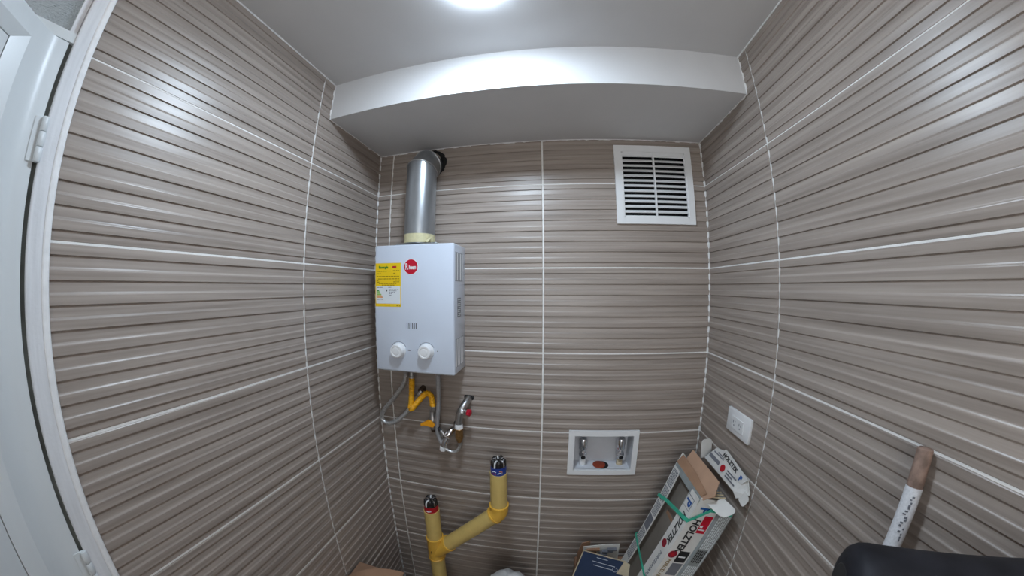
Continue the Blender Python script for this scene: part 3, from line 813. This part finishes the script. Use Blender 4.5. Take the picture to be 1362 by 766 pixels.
sh = thing('short_hose', (0.335, -0.055, -0.985), 'short thin steel hose curving under the brass fitting', 'hose')
g = G(); g.tube([(0.303, -0.056, -0.972), (0.316, -0.056, -0.981), (0.335, -0.055, -0.985), (0.352, -0.053, -0.977), (0.361, -0.051, -0.960), (0.362, -0.050, -0.945)], 0.0058, n=12); g.build('hose', BRAID, sh, smooth=True)
g = G(); g.lathe((0.3625, -0.050, -0.955), (0, 0, 1), [(0, 0.0075), (0.012, 0.0085), (0.018, 0.0085)], 8); g.build('hose_nut', STEEL, sh)

el = thing('elbow_valve', (0.375, -0.04, -0.94), 'steel elbow from the wall with brass fitting and red handle', 'valve')
g = G(); g.tube([(0.388, 0.0, -0.783), (0.384, -0.030, -0.790), (0.372, -0.050, -0.812), (0.363, -0.052, -0.840), (0.361, -0.051, -0.868)], 0.0135, n=16); g.build('elbow_pipe', STEEL, el, smooth=True)
g = G(); g.lathe((0.3775, -0.046, -0.812), (-0.35, -0.5, -0.8), [(0, 0.0155), (0.003, 0.017), (0.012, 0.017), (0.015, 0.0155)], 20); g.build('band', STEEL, el, smooth=True)
g = G(); g.lathe((0.361, -0.051, -0.886), (0, 0, 1), [(0, 0.0125), (0.002, 0.0160), (0.012, 0.0155), (0.020, 0.0135)], 20); g.build('thread_tape', PLASTICW, el, smooth=True)
g = G(); g.lathe((0.361, -0.051, -0.942), (0, 0, 1), [(0, 0.0085), (0.010, 0.0120), (0.022, 0.0155), (0.050, 0.0155), (0.057, 0.0175), (0.060, 0.0140)], 20); g.build('brass_body', BRASS, el, smooth=True, angle=30)
g = G(); g.lathe((0.389, 0.0, -0.780), (0, -1, 0), [(0, 0.021), (0.003, 0.020), (0.005, 0.013)], 20); g.build('dark_wall_ring', BLACK, el)
g = G(); g.tube([(0.378, -0.046, -0.808), (0.390, -0.056, -0.812), (0.398, -0.058, -0.814)], 0.0055, n=10); g.build('stem', STEEL, el, smooth=True)
g = G(); g.lathe((0.395, -0.058, -0.814), (1, -0.15, -0.1), [(0, 0.007), (0.002, 0.0125), (0.014, 0.0135), (0.017, 0.008)], 7); g.build('red_handle', REDP, el)

# ------------------------------------------------------------------ tile cartons leaning on the right wall
aV = Vector((-0.300, 0.0, -0.954)).normalized(); bV = Vector((0, -1, 0)); cV = aV.cross(bV).normalized()
if cV.x < 0: cV = -cV
A1 = Vector((1.139, -0.098, -0.968))
CL = 0.525; CW = 0.203; CT = 0.080
def cp(a, b, c): return A1 + aV * a + bV * b + cV * c
def slabp(name, a0, a1, b0, b1, c0, c1, m, parent, bev=0.0):
    g = G(); g.obox(cp(a0, b0, c0), aV, bV, cV, a1 - a0, b1 - b0, c1 - c0, bev); return g.build(name, m, parent)
NC = -cV                     # outward from the big face
EX = bV                      # outward from the narrow face
cA = thing('tile_carton', cp(CL, CW / 2, CT / 2), 'open white tile carton with red label leaning in the right corner', 'carton')
slabp('narrow_side', 0.0, CL, CW - 0.003, CW, 0.0, CT, CARTONW, cA)
slabp('far_side', 0.0, CL, 0.0, 0.003, 0.0, CT, CARTONW, cA)
slabp('back_panel', 0.0, CL, 0.003, CW - 0.003, CT - 0.003, CT, CARTONW, cA)
slabp('bottom_panel', CL - 0.003, CL, 0.003, CW - 0.003, 0.0, CT - 0.003, CARTONW, cA)
s1 = slabp('face_strip', 0.012, CL, 0.003, 0.048, -0.003, 0.0, CARTONW, cA)
s2 = slabp('face_strip', 0.024, CL, CW - 0.062, CW, -0.003, 0.0, CARTONW, cA)
slabp('top_strip', 0.0, 0.022, 0.006, CW - 0.002, -0.002, 0.001, CARTONT, cA)
# the print on the far strip: grey blocks of text lines
def flatmark(name, a0, a1, b0, b1, m, parent, c=-0.0030, t=0.0006):
    g = G(); g.obox(cp(a0, b0, c - t), aV, bV, cV, a1 - a0, b1 - b0, t); return g.build(name, m, parent)
for k, (a0, a1) in enumerate(((0.020, 0.085), (0.092, 0.150), (0.157, 0.215), (0.285, 0.345), (0.352, 0.43))):
    for j in range(5):
        b0 = 0.009 + j * 0.0075
        aa = a0
        g = G()
        while aa < a1 - 0.004:
            e = min(a1, aa + rnd.uniform(0.004, 0.012)); g.obox(cp(aa, b0, -0.0036), aV, bV, cV, e - aa, 0.0042, 0.0006); aa = e + 0.002
        g.build('print_line', INKG, s1)
flatmark('dark_print_block', 0.220, 0.278, 0.007, 0.045, INKG, s1)
XT = aV; YT = bV             # text reads down the carton
fc = -0.0036
text('carton_lettering', 'HOLZTEK', cp(0.137, CW - 0.028, fc), XT, bV, 0.032, INK, s2, off=0.0006, shear=0.25, sx=0.85)
text('carton_lettering', 'PORCELANATO', cp(0.300, CW - 0.028, fc), XT, bV, 0.018, INKG, s2, sx=0.9)
g = G(); g.lathe(cp(0.214, CW - 0.040, -0.003), NC, [(0, 0.0140), (0.0006, 0.0140)], 28); g.build('red_seal', LABD, s2)
flatmark('logo_frame', 0.024, 0.066, CW - 0.060, CW - 0.018, INKG, s2)
flatmark('logo_field', 0.026, 0.064, CW - 0.058, CW - 0.020, CARTONW, s2, c=-0.0034)
text('logo_letter', 'P', cp(0.045, CW - 0.039, -0.0046), XT, bV, 0.042, BLUEI, s2, off=0.0012)
# narrow side print
def sidemark(name, a0, a1, c0, c1, m, parent, b=CW, t=0.0006):
    g = G(); g.obox(cp(a0, b, c0), aV, bV, cV, a1 - a0, t, c1 - c0); return g.build(name, m, parent)
ns = [o for o in cA.children if o.name.startswith('narrow_side')][0]
SU = cV
text('carton_lettering', 'HOLZTEK', cp(0.140, CW + 0.0006, 0.028), aV, cV, 0.036, INK, ns, off=0.001, shear=0.2, sx=0.85)
rl = sidemark('red_label', 0.058, 0.124, 0.046, 0.076, LOGORED, ns)
text('label_lettering', '1ª', cp(0.106, CW + 0.0010, 0.061), aV * -1, cV * -1, 0.032, WHITEI, rl, off=0.0006)
for j in range(4): sidemark('print_line', 0.064 + j * 0.007, 0.067 + j * 0.007, 0.052, 0.070, LABR, rl, b=CW + 0.0005)
sidemark('black_block', 0.203, 0.250, 0.036, 0.074, BLACK, ns)
sidemark('print_line', 0.224, 0.230, 0.042, 0.066, WHITEI, ns, b=CW + 0.0005)
sidemark('black_block', 0.256, 0.310, 0.036, 0.074, INKG, ns)
g = G(); g.lathe(cp(0.220, CW, 0.017), EX, [(0, 0.0150), (0.0007, 0.0150)], 28); sl_ = g.build('red_seal', LABD, ns)
g = G(); g.lathe(cp(0.220, CW + 0.0006, 0.017), EX, [(0, 0.006), (0.0006, 0.006)], 16); g.build('seal_mark', LABR, sl_)
text('carton_lettering', 'PORCELANATO', cp(0.305, CW + 0.0006, 0.017), aV, cV, 0.020, INKY, ns, sx=0.9)
text('logo_letter', 'P', cp(0.040, CW + 0.0006, 0.030), aV, cV, 0.046, BLUEI, ns, off=0.0012)
# torn flaps at the top
def flap(name, pts, m, parent, t=(0.0, 0.0, 0.0), thick=0.0022):
    P = [Vector(p) for p in pts]
    n_ = (P[1] - P[0]).cross(P[2] - P[0]).normalized() * thick
    g = G(); g.prism(P, n_); return g.build(name, m, parent)
def up(h): return -h          # above the carton's top end
fb = flap('kraft_flap', [cp(0.004, 0.026, 0.004), cp(0.004, 0.208, 0.004), cp(-0.022, 0.220, 0.026), cp(-0.050, 0.182, 0.048), cp(-0.054, -0.004, 0.044)], KRAFTL, cA)
flap('kraft_flap', [cp(0.002, 0.000, 0.002), cp(0.004, 0.194, 0.002), cp(-0.016, 0.200, 0.012), cp(-0.026, 0.100, 0.016), cp(-0.030, 0.000, 0.014)], KRAFT, cA)
flap('white_flap', [cp(0.004, -0.002, 0.002), cp(0.002, -0.002, 0.044), cp(-0.016, -0.004, 0.040), cp(-0.036, -0.006, 0.010)], CARTONW, cA)
def rflap(name, c0, e1, e2, L, Wd, m, parent, r=0.018):
    """rounded tab from mid-edge c0, along e1 (out) with half width Wd/2 along e2"""
    e1, e2 = Vector(e1).normalized(), Vector(e2).normalized()
    P = [c0 - e2 * Wd / 2, c0 + e2 * Wd / 2]
    for k in range(6):
        a = k / 5 * math.pi / 2; P.append(c0 + e1 * (L - r + r * math.sin(a)) + e2 * (Wd / 2 - r + r * math.cos(a)))
    for k in range(6):
        a = math.pi / 2 - k / 5 * math.pi / 2; P.append(c0 + e1 * (L - r + r * math.sin(a)) - e2 * (Wd / 2 - r + r * math.cos(a)))
    n_ = e1.cross(e2) * 0.002
    g = G(); g.prism(P, n_); return g.build(name, m, parent)
rflap('rounded_flap', cp(0.002, CW + 0.001, 0.050), bV * 0.9 + cV * 0.45 + Vector((0, 0, -0.12)), cV * 0.8 - aV * 0.6, 0.058, 0.050, CARTONW, cA)
tr = flap('torn_strip', [cp(0.004, CW - 0.050, -0.004), cp(0.020, CW - 0.050, -0.004), cp(0.022, CW + 0.001, -0.004), cp(0.004, CW + 0.002, -0.006)], CARTONW, cA, thick=0.003)

pk = thing('plank_tile', cp(CL - 0.004, CW / 2, 0.03), 'grey brown wood-look plank tile inside the open carton', 'tile')
g = G(); g.obox(cp(0.024, 0.006, 0.026), aV, bV, cV, CL - 0.030, CW - 0.012, 0.048, 0.001); g.build('plank', PLANK, pk)
g = G(); g.obox(cp(0.165, 0.05, 0.0245), aV, bV, cV, 0.012, 0.09, 0.0015); g.build('print_smear', KRAFT, pk)

# second carton behind it, grey printed
cB = thing('tile_carton', cp(CL, CW / 2, 0.11), 'grey printed tile carton with torn white flaps against the right wall', 'carton')
B0, B1, BT = 0.012, CL - 0.016, 0.050
c0 = CT + 0.001
slabp('carton_body', B0 + 0.010, B1, -0.004, CW + 0.010, c0, c0 + BT, CARTONT, cB, 0.001)
bw = CW + 0.010
for k, (a0, a1) in enumerate(((0.040, 0.175), (0.182, 0.235), (0.250, 0.36))):
    for j in range(5):
        cc = c0 + 0.005 + j * 0.0072
        aa = a0
        g = G()
        while aa < a1 - 0.004:
            e = min(a1, aa + rnd.uniform(0.004, 0.012)); g.obox(cp(aa, bw, cc), aV, bV, cV, e - aa, 0.0006, 0.0044); aa = e + 0.0025
        g.build('print_line', LWHITE if k != 1 else INK, cB)
for cc in (c0 + 0.041, c0 + 0.0435): 
    g = G(); g.obox(cp(0.03, bw, cc), aV, bV, cV, B1 - 0.03, 0.0006, 0.0012); g.build('print_line', LWHITE, cB)
# tall torn flap standing above, roughly upright along the wall
UPW = Vector((0.10, 0, 0.995)).normalized()
T0 = cp(0.020, 0.0, c0 + 0.036)
def tp_(b, h, d=0.0): 
    v = T0 + bV * b + Vector((0, 0, h)) + Vector((d, 0, 0))
    v.x = min(v.x, XR - 0.008)
    return v
f1 = flap('torn_flap', [(1.225, -0.128, -0.940), (1.225, -0.318, -0.942), (1.228, -0.334, -0.956), (1.245, -0.366, -0.926), (1.250, -0.340, -0.895), (1.250, -0.205, -0.878), (1.250, -0.150, -0.895)], CARTONW, cB)
FO, FB, FH = Vector((1.225, -0.128, -0.940)), Vector((0, -1, 0)), Vector((0.025, 0, 0.053)).normalized()
FN = Vector((-0.053, 0, 0.025)).normalized()
def onf(b, h): return FO + FB * b + FH * h + FN * 0.0024
def fmark(name, b0, b1, h0, h1, m):
    g = G(); g.prism([onf(b0, h0), onf(b1, h0), onf(b1, h1), onf(b0, h1)], FN * 0.0005); return g.build(name, m, f1)
fmark('print_block', 0.018, 0.082, 0.018, 0.030, INKG)
g = G(); g.lathe(onf(0.105, 0.022), FN, [(0, 0.0115), (0.0006, 0.0115)], 24); g.build('red_seal', LABR, f1)
for (b0, b1, h) in ((0.128, 0.180, 0.026), (0.128, 0.165, 0.018), (0.130, 0.185, 0.010), (0.03, 0.09, 0.040), (0.05, 0.10, 0.046)): fmark('print_line', b0, b1, h, h + 0.004, INKG)
f2 = flap('lettered_flap', [(1.243, -0.196, -0.888), (1.240, -0.280, -0.908), (1.240, -0.328, -0.916), (1.247, -0.346, -0.890), (1.249, -0.230, -0.870), (1.249, -0.210, -0.868)], CARTONW, cB)
LD = Vector((0, -0.132, -0.020)).normalized()
LN = Vector((-0.97, 0, 0.24)).normalized(); LU = LN.cross(LD).normalized()
if LU.z < 0: LU = -LU
text('carton_lettering', 'HOLZTEK', Vector((1.2410, -0.252, -0.888)), LD, LU, 0.019, INK, f2, off=0.0004, shear=0.2)
text('logo_letter', 'P', Vector((1.2395, -0.318, -0.902)), LD, LU, 0.022, BLUEI, f2, off=0.0007)
rflap('rounded_flap', Vector((1.234, -0.122, -0.944)), Vector((-0.10, 0.0, 1.0)), Vector((1, 0.12, 0)), 0.070, 0.042, CARTONW, cB, r=0.014)
rflap('rounded_flap', Vector((1.238, -0.345, -0.938)), Vector((-0.05, -1.0, -0.35)), Vector((0.3, -0.3, 1)), 0.030, 0.034, CARTONW, cB, r=0.010)
for k in range(3):
    g = G(); g.obox(cp(0.0, 0.165 + 0.014 * k, 0.03), (Vector((0.7, -0.3, 0.05))).normalized(), (0, 0.3, 0.95), (0.3, 0.9, -0.2), 0.05, 0.004, 0.003); g.build('loose_card', TAN, cB)

# green plastic straps
def ribbon(name, pts, wv, w_, m, parent=None):
    P = [Vector(p) for p in pts]; g = G(); R_ = []
    for i, p in enumerate(P):
        wd = Vector(wv[i] if isinstance(wv, list) else wv).normalized() * w_ / 2
        t = (P[min(i + 1, len(P) - 1)] - P[max(i - 1, 0)]).normalized()
        n_ = t.cross(wd).normalized() * 0.0006
        R_.append([p - wd - n_, p + wd - n_, p + wd + n_, p - wd + n_])
    g.rings(R_); return g.build(name, m, parent)
s_ = ribbon('packing_strap', [cp(0.150, -0.006, 0.07), cp(0.148, -0.006, -0.004), cp(0.142, 0.004, -0.007), cp(0.120, 0.061, -0.008), cp(0.102, 0.130, -0.008), cp(0.090, 0.180, -0.008), cp(0.082, CW + 0.004, -0.006), cp(0.058, CW + 0.006, 0.020), cp(0.032, CW + 0.006, 0.050), cp(0.030, CW + 0.008, CT - 0.004), cp(0.032, CW + 0.0145, CT + 0.012), cp(0.034, CW + 0.0125, CT + 0.044)], aV, 0.013, STRAP)
tag(s_, 'green plastic strap tied round the upper end of the tile cartons', 'strap', 'green straps')
s_ = ribbon('packing_strap', [cp(0.332, -0.006, 0.05), cp(0.336, -0.006, -0.004), cp(0.338, 0.004, -0.007), cp(0.345, 0.060, -0.008), cp(0.352, 0.130, -0.008), cp(0.360, CW + 0.004, -0.008), cp(0.365, CW + 0.006, 0.03)], aV * 0.8 + bV * -0.4, 0.010, STRAP)
tag(s_, 'green plastic strap hanging slack across the lower face of the tile carton', 'strap', 'green straps')

# ------------------------------------------------------------------ other cartons and bag at floor level
def carton(name, c, sx, sy, h, z0, rot, m, label, lid=None):
    t = thing(name, (c[0], c[1], z0), label, 'carton')
    ca, sa = math.cos(rot), math.sin(rot)
    X, Y = Vector((ca, sa, 0)), Vector((-sa, ca, 0))
    o = Vector((c[0], c[1], z0)) - X * sx / 2 - Y * sy / 2
    g = G(); g.obox(o, X, Y, (0, 0, 1), sx, sy, h - 0.004, 0.002); g.build('carton_body', m, t)
    return t, o, X, Y
ZS = -1.496
base_c, *_ = carton('storage_carton', (1.035, -0.235), 0.43, 0.43, ZS - ZFL, ZFL, 0.0, KRAFT, 'large brown carton on the floor under the tile cartons')
g = G(); g.box(0.822, 1.248, -0.448, -0.022, ZS - 0.006, ZS); g.build('top_flap', KRAFT, base_c)
# blue printed carton: back edge runs from (0.833,-0.15) to (0.965,-0.20)
zt = -1.322
X = Vector((0.936, -0.352, 0)); Y = Vector((-0.352, -0.936, 0))
O = Vector((0.836, -0.150, zt))
bc = thing('blue_carton', (0.86, -0.26, ZS), 'dark blue printed carton beside the leaning tile cartons', 'carton')
LX, LY = 0.150, 0.235
g = G(); g.obox(O - Vector((0, 0, zt - ZS - 0.0)), X, Y, (0, 0, 1), LX, LY, zt - ZS - 0.004, 0.001); g.build('carton_body', TAN, bc)
g = G(); g.obox(O - X * 0.002 - Y * 0.002 + Vector((0, 0, -0.004)), X, Y, (0, 0, 1), LX + 0.004, LY, 0.004); ld = g.build('blue_lid', BLUEC, bc)
g = G(); g.obox(O - X * 0.004 - Y * 0.004 + Vector((0, 0, -0.003)), X, Y, (0, 0, 1), LX + 0.008, 0.0035, 0.005); g.build('tan_edge', TAN, ld)
g = G(); g.obox(O - X * 0.005 + Vector((0, 0, -0.003)), X, Y, (0, 0, 1), 0.0035, LY, 0.005); g.build('tan_edge', TAN, ld)
g = G(); g.prism([O + X * (LX - 0.004) + Y * 0.0, O + X * (LX + 0.018) + Y * 0.006, O + X * (LX + 0.020) + Y * 0.06, O + X * (LX - 0.02) + Y * 0.06], (0, 0, 0.002)); g.build('torn_corner', TAN, ld)
for (x0, x1, y0) in ((0.040, 0.120, 0.032), (0.050, 0.090, 0.012), (0.048, 0.112, 0.048)):
    g = G(); g.obox(O + X * x0 + Y * y0, X, Y, (0, 0, 1), x1 - x0, 0.0016, 0.0006); g.build('print_line', LWHITE, ld)
g = G(); pts = [O + X * (0.122 + 0.009 * math.cos(a)) + Y * (0.046 + 0.009 * math.sin(a)) + Vector((0, 0, 0.0006)) for a in [2 * math.pi * i / 16 for i in range(17)]]
g.tube(pts, 0.0005, n=4, smooth=False); g.build('print_ring', LWHITE, ld)
# printed card and brown card propped behind
Pc = [(0.834, -0.112, ZS), (0.980, -0.095, ZS), (0.978, -0.094, -1.345), (0.930, -0.100, -1.338), (0.838, -0.110, -1.342)]
pc = G(); pc.prism(Pc, (0.0, 0.003, 0)); cardp = tag(pc.build('printed_card', CARTONW), 'creased white printed card behind the blue carton', 'card')
for (x0, x1, z) in ((0.85, 0.90, -1.352), (0.91, 0.95, -1.362), (0.86, 0.89, -1.372), (0.93, 0.965, -1.352), (0.90, 0.93, -1.378)):
    g = G(); g.box(x0, x1, -0.1165, -0.104, z - 0.006, z); g.build('print_patch', KRAFT if x0 < 0.9 else INKG, cardp)
bcard = G(); bcard.prism([(0.818, -0.09, ZS), (0.87, -0.075, ZS), (0.868, -0.072, -1.350), (0.835, -0.082, -1.352), (0.820, -0.088, -1.40)], (0, 0.003, 0)); tag(bcard.build('brown_card', KRAFT), 'scrap of brown cardboard behind the blue carton', 'card')
# brown carton against the left wall
g = G(); g.box(0.012, 0.19, -0.62, -0.30, ZFL, -1.402, 0.002)
lc = g.build('brown_carton', KRAFT); tag(lc, 'brown carton on the floor by the left wall', 'carton')
g = G()
R_ = []
for i in range(9):
    t = i / 8
    x = 0.008 + 0.185 * t; hz = -1.408 + 0.036 * math.sin(math.pi * min(1, t * 1.0)) ** 0.9 + 0.012 * (1 - t)
    yb_ = -0.385 + 0.10 * t
    R_.append([Vector((x, yb_, hz)), Vector((x, yb_ - 0.16, hz - 0.012)), Vector((x, yb_ - 0.16, hz - 0.015)), Vector((x, yb_, hz - 0.003))])
g.rings(R_); g.build('bent_flap', KRAFT, lc, smooth=True)
# white plastic bag
g = G(); rr_ = random.Random(11); n = 28; rings_ = []
for k, (h, r) in enumerate(((0, .085), (.03, .105), (.12, .112), (.22, .11), (.30, .10), (.345, .080), (.375, .055), (.388, .026), (.392, .004))):
    rings_.append([Vector((0.565 + (r + rr_.uniform(-.008, .008) * (1 if r > .02 else .1)) * math.cos(2 * math.pi * i / n), -0.195 + 0.8 * (r + rr_.uniform(-.008, .008) * (1 if r > .02 else .1)) * math.sin(2 * math.pi * i / n), ZFL + h * 1.20 + (rr_.uniform(-.006, .006) if 0 < k < 8 else 0))) for i in range(n)])
g.rings(rings_); tag(g.build('plastic_bag', BAG, smooth=True, angle=70), 'crumpled white plastic bag on the floor between pipe and cartons', 'bag')

# ------------------------------------------------------------------ stick and black tube at the right
top = Vector((1.2440, -0.7525, -0.592)); low = Vector((1.2200, -0.7640, -0.745))
sd = (low - top).normalized(); Lst = (ZFL + 0.012 - top.z) / sd.z
st = thing('broom_handle', top + sd * Lst, 'worn white stick with brown end leaning on the right wall', 'stick')
g = G(); g.lathe(top, sd, [(0, 0.009), (0.002, 0.0118), (0.056, 0.0122), (0.060, 0.0118)], 20); g.build('bare_end', STICKB, st, smooth=True)
g = G(); g.lathe(top + sd * 0.058, sd, [(0, 0.0118), (0.002, 0.0127), (Lst - 0.060, 0.0127), (Lst - 0.058, 0.012)], 20); sv = g.build('sleeve', STICKW, st, smooth=True)
# worn printed specks on the sleeve
u_ = Vector((-0.75, -0.6, 0.25)); u_ = (u_ - sd * u_.dot(sd)).normalized(); v_ = sd.cross(u_)
for i in range(16):
    t = 0.070 + 0.0045 * i; a = -0.15 + rnd.uniform(-.28, .28)
    c_ = top + sd * t + (u_ * math.cos(a) + v_ * math.sin(a)) * 0.0126
    g = G(); g.obox(c_, sd, v_, u_, rnd.uniform(.002, .004), rnd.uniform(.002, .005), 0.0006); g.build('print_speck', INKG, sv)

TR = 0.048
e0 = Vector((0.992, -0.845, -0.661)); td = Vector((0.826, -0.564, 0.0)).normalized()
tb = thing('black_roll', e0 - Vector((0, 0, TR)), 'thick black tube with rounded end at the lower right', 'roll')
g = G(); g.lathe(e0, td, [(0, 0.026), (0.003, 0.036), (0.008, 0.0435), (0.015, 0.047), (0.024, TR), (0.20, TR), (0.30, TR - 0.001)], 40); g.build('roll', TUBEB, tb, smooth=True, angle=50)
g = G(); g.lathe(e0 - td * 0.0002, -td, [(0, 0.024), (0.0006, 0.023)], 32); g.build('end_cap', BLACK, tb)
g = G(); g.box(1.115, 1.255, -1.20, -0.885, ZFL, -0.661 - TR, 0.002)
tag(g.build('tall_carton', KRAFT), 'tall brown carton under the black tube by the right wall', 'carton')
